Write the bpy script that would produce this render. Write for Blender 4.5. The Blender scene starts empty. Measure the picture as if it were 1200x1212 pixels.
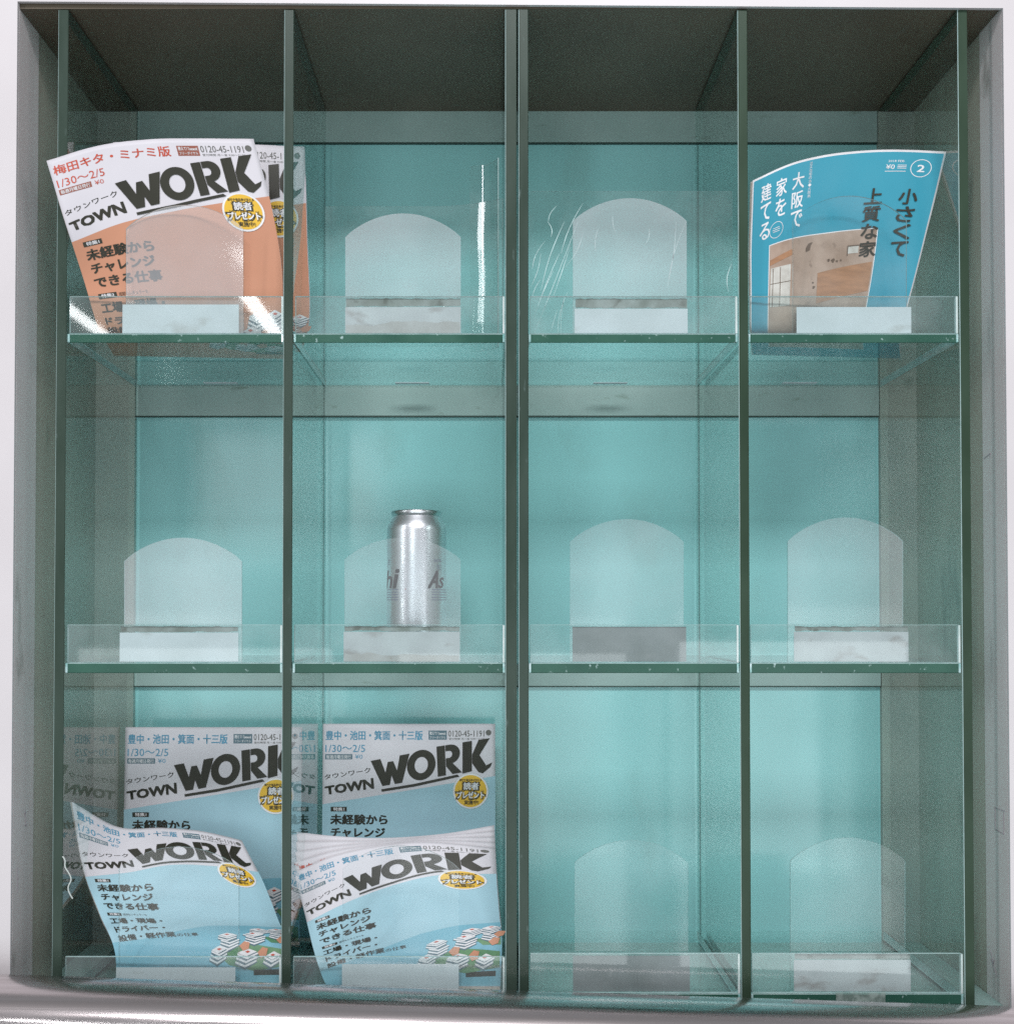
import bpy, bmesh, math, random
import numpy as np
from mathutils import Vector, Matrix

# ---------------------------------------------------------------- camera, world, lamps, exposure
SC = bpy.context.scene
COL = SC.collection
F, D0, ZC = 1384.0, 1.179, 1.30           # focal length in photo pixels, distance to rack front, eye height
PITCH = math.radians(1.08)
PX0, PY0 = 575.0, 702.0
cd = bpy.data.cameras.new('camera')
cam = bpy.data.objects.new('camera', cd)
COL.objects.link(cam)
SC.camera = cam
cam.location = (0, -D0, ZC)
cam.rotation_euler = (math.pi/2 + PITCH, 0, 0)
cd.sensor_fit = 'HORIZONTAL'
cd.sensor_width = 36
cd.lens = F/1200*36
cd.shift_x = (600-PX0)/1200
cd.shift_y = (PY0-606)/1200
cd.clip_start = 0.02
cd.clip_end = 50

world = bpy.data.worlds.new('World')
SC.world = world
world.use_nodes = True
bg = world.node_tree.nodes['Background']
bg.inputs[0].default_value = (0.80, 0.84, 0.87, 1)
bg.inputs[1].default_value = 0.38

def area(name, loc, target, sx, sy, power, col=(1, 1, 1)):
    l = bpy.data.lights.new(name, 'AREA')
    l.shape = 'RECTANGLE'
    l.size, l.size_y = sx, sy
    l.energy = power
    l.color = col
    o = bpy.data.objects.new(name, l)
    COL.objects.link(o)
    o.location = loc
    o.rotation_euler = (Vector(target)-Vector(loc)).to_track_quat('-Z', 'Y').to_euler()
    return o
area('lamp_left', (-2.6, -2.0, 2.25), (0, 0.1, 1.3), 0.30, 2.3, 26, (1, 0.975, 1.0))  # unseen side lamp, made tall and narrow to streak the bent sheet
area('lamp_right', (2.5, -2.2, 2.6), (0, 0.1, 1.3), 0.9, 0.9, 13, (0.98, 0.98, 1.0))  # unseen side lamp added to brighten the pale jambs
area('lamp_top', (0.1, -3.30, 4.10), (0, 0.0, 1.2), 2.8, 0.6, 128, (1, 0.98, 1.0))
for lx, lz, sx, sz, pw in ((-1.05, 0.25, 0.95, 1.85, 14), (0.10, 0.28, 0.85, 1.75, 13), (1.15, 0.20, 0.85, 2.0, 16), (-0.80, 1.80, 0.75, 0.55, 4), (2.2, 0.7, 0.7, 1.2, 8)):
    area('lamp_window', (lx, -3.2, lz), (lx, 0, lz), sx, sz, pw, (0.90, 0.98, 1.0))  # unseen panels added as fill and for patches mirrored in the back panel
for lx in (-1.77, -0.97, 2.35):
    o = area('tube_lamp', (lx, -4.1, 2.60), (lx, -4.1, 0), 0.07, 1.4, 6, (0.97, 1, 1))
    o.rotation_euler = (0, 0, 0)

SC.view_settings.view_transform = 'Standard'
SC.view_settings.look = 'None'
SC.view_settings.exposure = -0.08
SC.view_settings.gamma = 1.0
SC.cycles.use_denoising = False
SC.cycles.max_bounces = 24
SC.cycles.transparent_max_bounces = 48
SC.cycles.diffuse_bounces = 5
SC.cycles.glossy_bounces = 6
SC.cycles.transmission_bounces = 8
SC.cycles.caustics_reflective = False
SC.cycles.caustics_refractive = False
SC.cycles.sample_clamp_indirect = 2

# ---------------------------------------------------------------- helpers
rnd = random.Random(7)
cp, sp = math.cos(PITCH), math.sin(PITCH)

def P(px, py, y):
    """world point at depth y that stands where the measured photo point is"""
    dx = (px-PX0)/F
    up = -(py-PY0)/F
    dy = cp - sp*up
    dz = sp + cp*up
    t = (y+D0)/dy
    return Vector((dx*t, y, ZC+dz*t))

def X(px, y=0.0, py=606):
    return P(px, py, y).x

def Z(py, y=0.0):
    return P(600, py, y).z

def link(name, me, mats, parent=None):
    o = bpy.data.objects.new(name, me)
    COL.objects.link(o)
    for m in (mats if isinstance(mats, (list, tuple)) else [mats]):
        me.materials.append(m)
    if parent is not None:
        o.parent = parent
        o.matrix_parent_inverse = Matrix.Translation(-parent.location)
    return o

def tag(o, label=None, cat=None, group=None, kind=None):
    if label: o['label'] = label
    if cat: o['category'] = cat
    if group: o['group'] = group
    if kind: o['kind'] = kind
    return o

def empty(name, loc, label, cat, group=None):
    o = bpy.data.objects.new(name, None)
    COL.objects.link(o)
    o.location = loc
    o.empty_display_size = 0.02
    return tag(o, label, cat, group)

def box_bm(bm, x0, x1, y0, y1, z0, z1):
    r = bmesh.ops.create_cube(bm, size=1)
    vs = r['verts']
    for v in vs:
        v.co = Vector((x0+(v.co.x+.5)*(x1-x0), y0+(v.co.y+.5)*(y1-y0), z0+(v.co.z+.5)*(z1-z0)))
    return vs

def box(name, x0, x1, y0, y1, z0, z1, mat, parent=None, bevel=0.0, seg=2):
    bm = bmesh.new()
    box_bm(bm, x0, x1, y0, y1, z0, z1)
    if bevel:
        bmesh.ops.bevel(bm, geom=bm.edges[:], offset=bevel, segments=seg, profile=.5, affect='EDGES')
    me = bpy.data.meshes.new(name)
    bm.to_mesh(me)
    bm.free()
    return link(name, me, mat, parent)

def sheet(name, x0, x1, y0, y1, z0, z1, axis, face_mat, edge_mat, parent=None, bevel=0.0006):
    """glass sheet: the two big faces (normal along axis) get face_mat, the cut edges edge_mat"""
    bm = bmesh.new()
    box_bm(bm, x0, x1, y0, y1, z0, z1)
    if bevel:
        bmesh.ops.bevel(bm, geom=bm.edges[:], offset=bevel, segments=1, affect='EDGES')
    for f in bm.faces:
        f.material_index = 0 if abs(f.normal[axis]) > .9 or (axis != 1 and f.normal.y > .5) else 1
        if axis == 2 and abs(f.normal.x) > .5: f.material_index = 2
        if axis == 0 and -.95 < f.normal.y < -.3 and f.normal.x < -.3: f.material_index = 2  # pale colour on left-facing divider bevels paints in a glint
        if axis == 2 and -.95 < f.normal.y < -.3 and f.normal.z > .3: f.material_index = 2  # same painted glint along the shelves' upper front bevel
    me = bpy.data.meshes.new(name)
    bm.to_mesh(me)
    bm.free()
    return link(name, me, [face_mat, edge_mat, M['acryl_edge']], parent)

# ---------------------------------------------------------------- materials
def new_mat(name):
    m = bpy.data.materials.new(name)
    m.use_nodes = True
    nt = m.node_tree
    nt.nodes.clear()
    out = nt.nodes.new('ShaderNodeOutputMaterial')
    return m, nt, out

def noise_fac(nt, scale, detail=3, stretch=(1, 1, 1), lo=0.4, hi=0.6):
    tc = nt.nodes.new('ShaderNodeTexCoord')
    mp = nt.nodes.new('ShaderNodeMapping')
    mp.inputs['Scale'].default_value = stretch
    nt.links.new(tc.outputs['Object'], mp.inputs[0])
    n = nt.nodes.new('ShaderNodeTexNoise')
    n.inputs['Scale'].default_value = scale
    n.inputs['Detail'].default_value = detail
    nt.links.new(mp.outputs[0], n.inputs['Vector'])
    r = nt.nodes.new('ShaderNodeMapRange')
    r.inputs[1].default_value = lo
    r.inputs[2].default_value = hi
    nt.links.new(n.outputs['Fac'], r.inputs[0])
    return r.outputs[0]

def mixcol(nt, fac, a, b):
    m = nt.nodes.new('ShaderNodeMix')
    m.data_type = 'RGBA'
    nt.links.new(fac, m.inputs[0])
    for i, c in ((6, a), (7, b)):
        if hasattr(c, 'links'):
            nt.links.new(c, m.inputs[i])
        else:
            m.inputs[i].default_value = (*c, 1)
    return m.outputs[2]

def surf(name, a, b=None, scale=30, rough=.5, metal=0, stretch=(1, 1, 1), bump=0.0, lo=.35, hi=.65,
         spec=.5, coat=0, rough2=None, grime=None):
    m, nt, out = new_mat(name)
    p = nt.nodes.new('ShaderNodeBsdfPrincipled')
    nt.links.new(p.outputs[0], out.inputs[0])
    p.inputs['Roughness'].default_value = rough
    p.inputs['Metallic'].default_value = metal
    p.inputs['Specular IOR Level'].default_value = spec
    p.inputs['Coat Weight'].default_value = coat
    p.inputs['Coat Roughness'].default_value = .04
    b = b or tuple(x*.88 for x in a)
    f = noise_fac(nt, scale, 4, stretch, lo, hi)
    c = mixcol(nt, f, a, b)
    if grime:
        g = noise_fac(nt, grime[0], 6, grime[3] if len(grime) > 3 else (1, 1, 1), grime[1], grime[1]+.12)
        c = mixcol(nt, g, c, grime[2])
    nt.links.new(c, p.inputs['Base Color'])
    if rough2 is not None:
        r = nt.nodes.new('ShaderNodeMapRange')
        r.inputs[3].default_value = rough
        r.inputs[4].default_value = rough2
        nt.links.new(f, r.inputs[0])
        nt.links.new(r.outputs[0], p.inputs['Roughness'])
    if bump:
        bp = nt.nodes.new('ShaderNodeBump')
        bp.inputs['Strength'].default_value = bump
        bp.inputs['Distance'].default_value = .001
        nt.links.new(f, bp.inputs['Height'])
        nt.links.new(bp.outputs[0], p.inputs['Normal'])
    return m

def clear(name, tint, haze=.03, haze_col=(.8, .85, .85), refl=1.7, rough=.0, haze_var=0.0, scale=25, ior=1.5):
    """thin clear sheet: tinted see-through, Fresnel reflection on the outer side, a little dust"""
    m, nt, out = new_mat(name)
    N = nt.nodes
    tr = N.new('ShaderNodeBsdfTransparent')
    tr.inputs[0].default_value = (*tint, 1)
    df = N.new('ShaderNodeBsdfDiffuse')
    df.inputs[0].default_value = (*haze_col, 1)
    mh = N.new('ShaderNodeMixShader')
    geo = N.new('ShaderNodeNewGeometry')
    front = N.new('ShaderNodeMath')
    front.operation = 'SUBTRACT'
    front.inputs[0].default_value = 1
    nt.links.new(geo.outputs['Backfacing'], front.inputs[1])
    f = noise_fac(nt, scale, 5)
    hz = N.new('ShaderNodeMapRange')
    hz.inputs[3].default_value = max(0, haze-haze_var)
    hz.inputs[4].default_value = haze+haze_var
    nt.links.new(f, hz.inputs[0])
    hm = N.new('ShaderNodeMath')
    hm.operation = 'MULTIPLY'
    nt.links.new(hz.outputs[0], hm.inputs[0])
    nt.links.new(front.outputs[0], hm.inputs[1])
    nt.links.new(hm.outputs[0], mh.inputs[0])
    nt.links.new(tr.outputs[0], mh.inputs[1])
    nt.links.new(df.outputs[0], mh.inputs[2])
    gl = N.new('ShaderNodeBsdfGlossy')
    gl.inputs['Roughness'].default_value = rough
    fr = N.new('ShaderNodeFresnel')
    fr.inputs[0].default_value = ior
    m1 = N.new('ShaderNodeMath')
    m1.operation = 'MULTIPLY'
    m1.inputs[1].default_value = refl
    m1.use_clamp = True
    nt.links.new(fr.outputs[0], m1.inputs[0])
    m2 = N.new('ShaderNodeMath')
    m2.operation = 'MULTIPLY'
    nt.links.new(m1.outputs[0], m2.inputs[0])
    nt.links.new(front.outputs[0], m2.inputs[1])
    ms = N.new('ShaderNodeMixShader')
    nt.links.new(m2.outputs[0], ms.inputs[0])
    nt.links.new(mh.outputs[0], ms.inputs[1])
    nt.links.new(gl.outputs[0], ms.inputs[2])
    nt.links.new(ms.outputs[0], out.inputs[0])
    return m

M = {}
M['wall'] = surf('painted_wall', (.62, .585, .60), (.58, .545, .56), 6, .35, grime=(14, .68, (.55, .5, .52)))
M['jamb'] = surf('painted_metal', (.70, .64, .65), (.62, .56, .56), 8, .38, stretch=(1, 1, .3), grime=(22, .66, (.25, .24, .22), (1, 1, .35)))
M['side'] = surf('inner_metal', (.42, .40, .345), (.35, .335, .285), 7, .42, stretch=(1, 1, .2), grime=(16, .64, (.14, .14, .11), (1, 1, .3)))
M['band'] = surf('back_frame_metal', (.36, .36, .32), (.30, .31, .28), 14, .45, grime=(20, .66, (.16, .16, .13)))
M['rail'] = surf('back_rail_metal', (.33, .45, .43), (.28, .40, .38), 12, .4, grime=(25, .64, (.17, .24, .2), (1, 1, 3)))
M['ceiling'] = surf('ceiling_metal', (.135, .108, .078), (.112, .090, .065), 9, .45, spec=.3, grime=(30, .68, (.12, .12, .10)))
M['back'] = surf('turquoise_back_glass', (.30, .62, .63), (.275, .585, .59), 5, .10, rough2=.18, coat=.0, spec=.5, grime=(13, .60, (.27, .55, .55), (1, 1, .5)))
M['seam'] = surf('dark_seam', (.035, .06, .05), None, 40, .6)
M['chrome'] = surf('brushed_chrome', (.68, .62, .63), (.50, .45, .45), 40, .14, metal=1, stretch=(.03, 3, 3), rough2=.24, bump=.05, grime=(60, .70, (.45, .40, .42)))
M['glass'] = clear('green_glass', (.965, .992, .985), .016, (.45, .62, .58), 1.05, .015, .012, 30)
M['glass_v'] = clear('green_glass_divider', (.94, .985, .972), .018, (.4, .58, .53), 1.25, .01, .012, 22)
M['edge'] = surf('green_glass_edge', (.030, .052, .034), (.040, .068, .046), 25, .25, stretch=(1, 1, .4), spec=.1, rough2=.3, grime=(70, .70, (.16, .22, .21)))
M['edge_worn'] = surf('scratched_glass_edge', (.032, .052, .040), (.045, .068, .055), 40, .25, stretch=(1, 1, .25), spec=.16, rough2=.3, grime=(160, .67, (.13, .18, .17), (1, 1, .25)))
M['edge_shelf'] = surf('chipped_shelf_edge', (.022, .080, .058), (.034, .11, .08), 18, .2, spec=.3, rough2=.3, grime=(150, .66, (.45, .60, .60)))
M['joint'] = surf('clear_joint', (.16, .42, .39), (.5, .66, .68), 90, .1, coat=1)  # pale cyan that paints the highlight at shelf ends
M['acryl_edge'] = surf('acrylic_edge', (.42, .55, .55), (.30, .44, .43), 60, .2, coat=.5)
M['acryl_edge_bright'] = surf('bright_acrylic_edge', (.66, .74, .74), (.5, .62, .6), 60, .2, coat=.5)
M['lip'] = clear('clear_lip', (.93, .965, .96), .085, (.72, .80, .82), 1.5, .03, .04, 18)
M['sheetc'] = clear('clear_plastic', (.955, .98, .975), .025, (.7, .8, .8), 1.8, .05, .02, 30)
for k, h in (('plate_a', .16), ('plate_b', .30), ('plate_c', .20), ('plate_d', .03), ('plate_e', .18)):
    M[k] = clear('hazy_'+k, (.97, .985, .985), h, (.68, .69, .72), .8, .06, .03, 12)
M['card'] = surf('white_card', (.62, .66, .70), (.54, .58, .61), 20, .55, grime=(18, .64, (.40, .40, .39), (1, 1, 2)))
M['card_dirty'] = surf('soiled_card', (.52, .54, .56), (.45, .46, .48), 30, .55, grime=(30, .56, (.34, .32, .32), (1, 1, 2)))
M['card_grey'] = surf('grey_card', (.235, .25, .26), (.20, .215, .22), 30, .5, grime=(50, .66, (.30, .30, .31)))
M['torn'] = surf('torn_paper', (.46, .45, .45), (.38, .36, .35), 45, .7, grime=(70, .6, (.30, .27, .25)))
M['strip'] = surf('dirty_adhesive', (.30, .33, .32), (.17, .19, .17), 60, .5, stretch=(1, 1, 1), grime=(90, .58, (.10, .11, .09)))
M['paper'] = surf('cover_white', (.62, .60, .64), (.59, .57, .61), 20, .45, spec=.22)
M['pages'] = surf('page_edges', (.68, .60, .55), (.56, .47, .42), 240, .7, stretch=(1, 1, 1))
M['page_line'] = surf('page_gap', (.38, .30, .25), None, 60, .8)
M['orange'] = surf('cover_orange', (.53, .255, .16), (.50, .235, .145), 15, .45, spec=.22)
M['ltblue'] = surf('cover_light_blue', (.34, .53, .61), (.32, .51, .59), 15, .45, spec=.22)
M['midblue'] = surf('cover_mid_blue', (.20, .43, .53), (.18, .41, .51), 15, .45, spec=.22)
M['teal'] = surf('cover_teal', (.045, .29, .39), (.04, .275, .375), 15, .32, spec=.22)
M['ink'] = surf('black_ink', (.028, .028, .02), (.034, .034, .025), 30, .4, spec=.22)
M['ink_blue'] = surf('blue_ink', (.09, .29, .43), None, 30, .4, spec=.22)
M['ink_red'] = surf('red_ink', (.52, .085, .05), None, 30, .4, spec=.22)
M['ink_darkred'] = surf('dark_red_ink', (.30, .10, .07), None, 30, .4, spec=.22)
M['ink_slate'] = surf('slate_ink', (.11, .18, .22), None, 30, .4, spec=.22)
M['ink_grey'] = surf('grey_ink', (.14, .14, .13), None, 30, .4, spec=.22)
M['yellow'] = surf('yellow_ink', (.72, .45, .05), (.68, .42, .045), 30, .35, spec=.22)
M['white_ink'] = surf('white_ink', (.74, .74, .76), None, 30, .4, spec=.22)
M['green_ink'] = surf('green_ink', (.09, .22, .12), (.14, .28, .14), 60, .4, spec=.22)
M['tan'] = surf('room_picture', (.40, .30, .24), (.30, .215, .165), 45, .35, grime=(80, .62, (.17, .12, .09)), spec=.22)
M['tan_light'] = surf('room_picture_window', (.55, .54, .50), (.42, .40, .36), 90, .35, spec=.22)
M['wood'] = surf('room_picture_wood', (.38, .20, .11), (.30, .16, .09), 60, .35, stretch=(1, 1, 4), spec=.22)
M['brown'] = surf('room_picture_dark', (.13, .09, .065), None, 60, .4, spec=.22)
M['can'] = surf('can_aluminium', (.80, .82, .86), (.76, .78, .83), 30, .27, metal=.9, rough2=.33)
M['can_lid'] = surf('can_lid_metal', (.70, .70, .73), None, 30, .28, metal=1)
M['can_ink'] = surf('can_ink', (.022, .026, .028), None, 30, .35, spec=.22)
M['can_blue'] = surf('can_line_ink', (.10, .14, .22), None, 30, .35, spec=.22)
M['tape'] = clear('old_tape', (.80, .90, .88), .45, (.45, .55, .52), 1.5, .15, .15, 150)
M['scratch'] = surf('scratch', (.50, .66, .66), None, 60, .5)
M['shred'] = surf('paper_fibre', (.55, .60, .58), None, 60, .8)
M['pencil'] = surf('pencil_mark', (.42, .38, .42), None, 60, .7)

# ---------------------------------------------------------------- cabinet recessed in the wall
YB = 0.250
xl, xr = X(18), X(1190)                    # inner faces of the side walls
zt, zb = Z(9), Z(1192)
# wall round the opening (setting), 60 mm thick, with the opening cut out; the lintel runs a little out of true
def wall_mesh():
    bm = bmesh.new()
    L, R, T, B = xl-1.2, xr+1.2, zt+1.0, zb-1.0
    a0 = P(18, 3.5, 0); a1 = P(1190, 11.5, 0)
    lx0, lx1 = xl, xr
    quads = [[(L, B), (lx0, B), (lx0, a0.z), (L, a0.z)], [(lx1, B), (R, B), (R, a1.z), (lx1, a1.z)],
             [(L, a0.z), (lx0, a0.z), (lx1, a1.z), (R, a1.z), (R, T), (L, T)], ]
    for q in quads:
        f = bm.faces.new([bm.verts.new((x, -.004, z)) for x, z in q])
        r = bmesh.ops.extrude_face_region(bm, geom=[f])
        for v in r['geom']:
            if isinstance(v, bmesh.types.BMVert): v.co.y = .0
    bmesh.ops.recalc_face_normals(bm, faces=bm.faces[:])
    me = bpy.data.meshes.new('wall'); bm.to_mesh(me); bm.free()
    return me
tag(link('wall', wall_mesh(), M['wall']), kind='structure')

cab = empty('display_cabinet', (0, .12, zb), 'recessed metal display cabinet with turquoise back panel and pale side jambs', 'cabinet')
T = .012
YJ = .054
ZB2 = zb-.03
box('side_jamb', xl-T, xl, .001, YJ-.0008, ZB2, zt+.01, M['jamb'], cab)
box('side_jamb', xr, xr+T, .001, YJ-.0008, ZB2, zt+.01, M['jamb'], cab)
box('side_wall', xl-T, xl-.0006, YJ+.0008, YB, ZB2, zt+.01, M['side'], cab)
box('side_wall', xr+.0006, xr+T, YJ+.0008, YB, ZB2, zt+.01, M['side'], cab)
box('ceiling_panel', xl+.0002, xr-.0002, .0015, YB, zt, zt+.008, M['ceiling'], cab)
box('floor_panel', xl+.0002, xr-.0002, .006, YB-.008, zb-.012, zb-.0035, M['rail'], cab)
bxl, bxr = X(161, YB), X(1040, YB)
box('back_panel', bxl-.004, bxr+.004, YB, YB+.006, ZB2, zt, M['back'], cab)
box('back_frame_post', xl-.001, bxl, YB-.007, YB+.004, ZB2, zt-.001, M['band'], cab)
box('back_frame_post', bxr, xr+.001, YB-.007, YB+.004, ZB2, zt-.001, M['band'], cab)
for (p0, p1) in ((128, 170), (457, 493), (786, 812)):
    box('back_rail', bxl+.0005, bxr-.0005, YB-.006, YB-.0006, Z(p1, YB), Z(p0, YB), M['rail'], cab, .0006, 1)
    box('rail_seam', bxl+.001, bxr-.001, YB-.0055, YB-.0004, Z(p1, YB)-.0012, Z(p1, YB)-.0001, M['seam'], cab)
# dark joint strips where the glass meets the back
for px in (384, 826):
    box('corner_seam', X(px, YB)-.0007, X(px, YB)+.0007, YB-.0072, YB-.0062, Z(1105, YB), zt-.04, M['seam'], cab)

# bull-nosed chrome ledge in front
def ledge():
    a, b = P(-160, 1153, -.045), P(1360, 1201, -.045)
    r = .042
    bm = bmesh.new()
    n, k = 12, 40
    rings = []
    for i in range(n+1):
        c = a.lerp(b, i/n)
        ring = []
        for j in range(k):
            t = 2*math.pi*j/k
            ring.append(bm.verts.new((c.x, c.y+r*math.cos(t)*1.05, c.z-r+r*math.sin(t)+.0015)))
        rings.append(ring)
    for i in range(n):
        for j in range(k):
            f = bm.faces.new((rings[i][j], rings[i][(j+1) % k], rings[i+1][(j+1) % k], rings[i+1][j]))
            f.smooth = True
    for ring in (rings[0], rings[-1]):
        bm.faces.new(ring)
    bmesh.ops.recalc_face_normals(bm, faces=bm.faces[:])
    me = bpy.data.meshes.new('r'); bm.to_mesh(me); bm.free()
    return me
tag(link('metal_handrail', ledge(), M['chrome']), 'rounded brushed metal rail running along the bottom of the cabinet', 'rail')

# ---------------------------------------------------------------- glass racks
shelf_px = [(394, 404.5), (785, 797), (1178, 1190.5)]
SY0, SY1 = .0035, .238
SH = [(Z(a), Z(b)) for a, b in shelf_px]     # (top z, bottom z)
cells = [(77, 334.5), (346, 598), (625.5, 875), (886.7, 1137.5)]
div_px = [(65, 77), (334.5, 346), (598, 611.6), (613.8, 625.5), (875, 886.7), (1137.5, 1149.2)]
zdt, zdb = zt-.0015, SH[2][1]-.001
racks = [empty('glass_rack', (X(340), .12, zdb), 'left glass rack of six pigeonholes holding the magazines and the can', 'shelf rack'),
         empty('glass_rack', (X(881), .12, zdb), 'right glass rack of six pigeonholes, mostly empty, one blue magazine', 'shelf rack')]
for i, (a, b) in enumerate(div_px):
    sheet('glass_divider', X(a), X(b), 0 if i not in (2, 3) else -.001, .241, zdb, zdt, 0, M['glass_v'],
          M['edge_worn'] if i in (0, 1, 2, 3) else M['edge'], racks[0 if i < 3 else 1])
plate_mats = {}
for r in range(3):
    zt_, zb_ = SH[r]
    for c in range(4):
        rk = racks[0 if c < 2 else 1]
        x0, x1 = X(cells[c][0])+.0004, X(cells[c][1])-.0004
        sheet('glass_shelf', x0, x1, SY0, SY1, zb_, zt_, 2, M['glass'], M['edge_shelf'], rk)
        lt = Z([349, 739.5, 1130][r] + (4 if (r == 2 and c < 2) else 0))
        sheet('front_lip', x0+.0012, x1-.0012, SY0+.0002, SY0+.0034, zt_+.0003, lt, 1, M['lip'], M['acryl_edge'], rk, .0004)
        for side, xx in ((0, x0), (1, x1)):
            w_ = .0022
            if side: box('lip_end', x1-.0012-w_*.4, x1-.0002, SY0-.0006, SY0+.0036, zt_+.0003, lt-.0006, M['acryl_edge_bright'], rk)
            box('glass_joint', xx-(w_ if side else .0002), xx+(.0002 if side else w_), SY0-.0012, SY0+.010, zb_+.0002, zt_-.0002, M['joint'], rk, .0005, 1)  # pale cyan block standing in for the highlight at each shelf end
        # white strip under the shelf's rear standing in for the label card's reflection
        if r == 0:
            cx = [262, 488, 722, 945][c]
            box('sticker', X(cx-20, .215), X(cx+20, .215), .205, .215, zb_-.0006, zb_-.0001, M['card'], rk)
# tape on the lowest right shelf
o = sheet('tape_strip', X(987), X(1045), SY0-.0012, SY0-.0004, Z(1191), Z(1176), 1, M['tape'], M['tape'], racks[1], 0)
o['label'] = 'yellowed strip of tape on the bottom shelf edge'

# ---------------------------------------------------------------- arched plates with label cards
def arch_plate(row, col, x0, x1, top, shoulder, mat, cardmat, cx0, cx1, ct, label, strip=True, tilt=0.0):
    zs = SH[row][0]
    yb = SY0+.0048
    tilt = -.02
    n = 22
    pts = []
    zsh, ztp = Z(shoulder), Z(top)
    xa, xb = X(x0), X(x1)
    for i in range(n+1):
        t = i/n*2-1
        pts.append((xa+(t+1)/2*(xb-xa), zsh+(ztp-zsh)*(1-t*t)**.9))
    pts = [(xa, zs+.0006)] + pts + [(xb, zs+.0006)]
    root = empty('card_holder', ((xa+xb)/2, yb, zs), label, 'card holder', 'arched acrylic plates in the pigeonholes')
    bm = bmesh.new()
    th = .0022
    def Y_(z): return yb + tilt*(z-zs)
    fv = [bm.verts.new((x, Y_(z), z)) for x, z in pts]
    bv = [bm.verts.new((x, Y_(z)+th, z)) for x, z in pts]
    bm.faces.new(fv).material_index = 0
    bm.faces.new(bv[::-1]).material_index = 0
    m = len(pts)
    for i in range(m):
        bm.faces.new((fv[i], bv[i], bv[(i+1) % m], fv[(i+1) % m])).material_index = 1
    bmesh.ops.recalc_face_normals(bm, faces=bm.faces[:])
    me = bpy.data.meshes.new('p'); bm.to_mesh(me); bm.free()
    link('arched_plate', me, [M[mat], M['acryl_edge']], root)
    zc = Z(ct)
    yc = SY0+.00355
    box('label_card', X(cx0), X(cx1), yc, yc+.0003, zs+.0012, zc, M[cardmat], root)
    if strip:
        # ragged line of old adhesive above the card
        bm = bmesh.new()
        xs = np.linspace(X(cx0)+.001, X(cx1)-.0005, 24)
        zl = Z([350.5, 741, 1131+(4 if col < 2 else 0)][row])
        up = [bm.verts.new((x, yc, zl-rnd.random()*.0012)) for x in xs]
        dn = [bm.verts.new((x, yc, zc+.0003+rnd.random()*.0012)) for x in xs]
        for i in range(23):
            bm.faces.new((up[i], up[i+1], dn[i+1], dn[i]))
        r_ = bmesh.ops.extrude_face_region(bm, geom=bm.faces[:])
        for v in r_['geom']:
            if isinstance(v, bmesh.types.BMVert): v.co.y += .00025
        bmesh.ops.recalc_face_normals(bm, faces=bm.faces[:])
        me = bpy.data.meshes.new('s'); bm.to_mesh(me); bm.free()
        link('adhesive_strip', me, M['strip'], root)
    return root

L = 'arched clear acrylic plate '
arch_plate(0, 0, 145, 285, 240, 268, 'plate_b', 'card', 141, 280, 358, L+'standing in front of the leaning orange magazine', False)
arch_plate(0, 1, 407, 545, 250, 278, 'plate_b', 'card_dirty', 407, 545, 361, L+'in the top cell with bright vertical lamp streaks')
arch_plate(0, 2, 679, 815, 232, 259, 'plate_b', 'card', 681, 816, 363, L+'beside the white scratches in the top row')
arch_plate(0, 3, 942, 1078, 229, 258, 'plate_d', 'card', 946, 1083, 361, L+'standing in front of the blue house magazine', False)
arch_plate(1, 0, 145, 285, 636, 664, 'plate_b', 'card', 140, 281, 749, L+'with clean white card, empty middle cell at far left')
arch_plate(1, 1, 407, 545, 636, 662, 'plate_a', 'card_dirty', 406, 544, 748, L+'standing in front of the silver drink can', True)
arch_plate(1, 2, 675, 810, 614, 641, 'plate_a', 'card_grey', 678, 813, 742, L+'with a plain grey card, directly right of the can cell', False)
arch_plate(1, 3, 934, 1071, 612, 640, 'plate_e', 'card_dirty', 941, 1077, 748, L+'with white marks on its card, middle row at far right')
arch_plate(2, 0, 141, 283, 1004, 1030, 'plate_d', 'card', 138, 279, 1148, L+'in front of the curled blue magazine at bottom left', False)
arch_plate(2, 1, 406, 543, 1003, 1030, 'plate_d', 'card', 405, 543, 1144, L+'in front of the thick bent stack of blue magazines', False)
arch_plate(2, 2, 680, 814, 996, 1023, 'plate_d', 'card_grey', 678, 816, 1134, L+'with a dark grey card in the bottom row empty cell', False)
arch_plate(2, 3, 935, 1071, 993, 1021, 'plate_d', 'card_dirty', 939, 1077, 1139, L+'above the strip of tape, bottom cell at far right')

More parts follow.
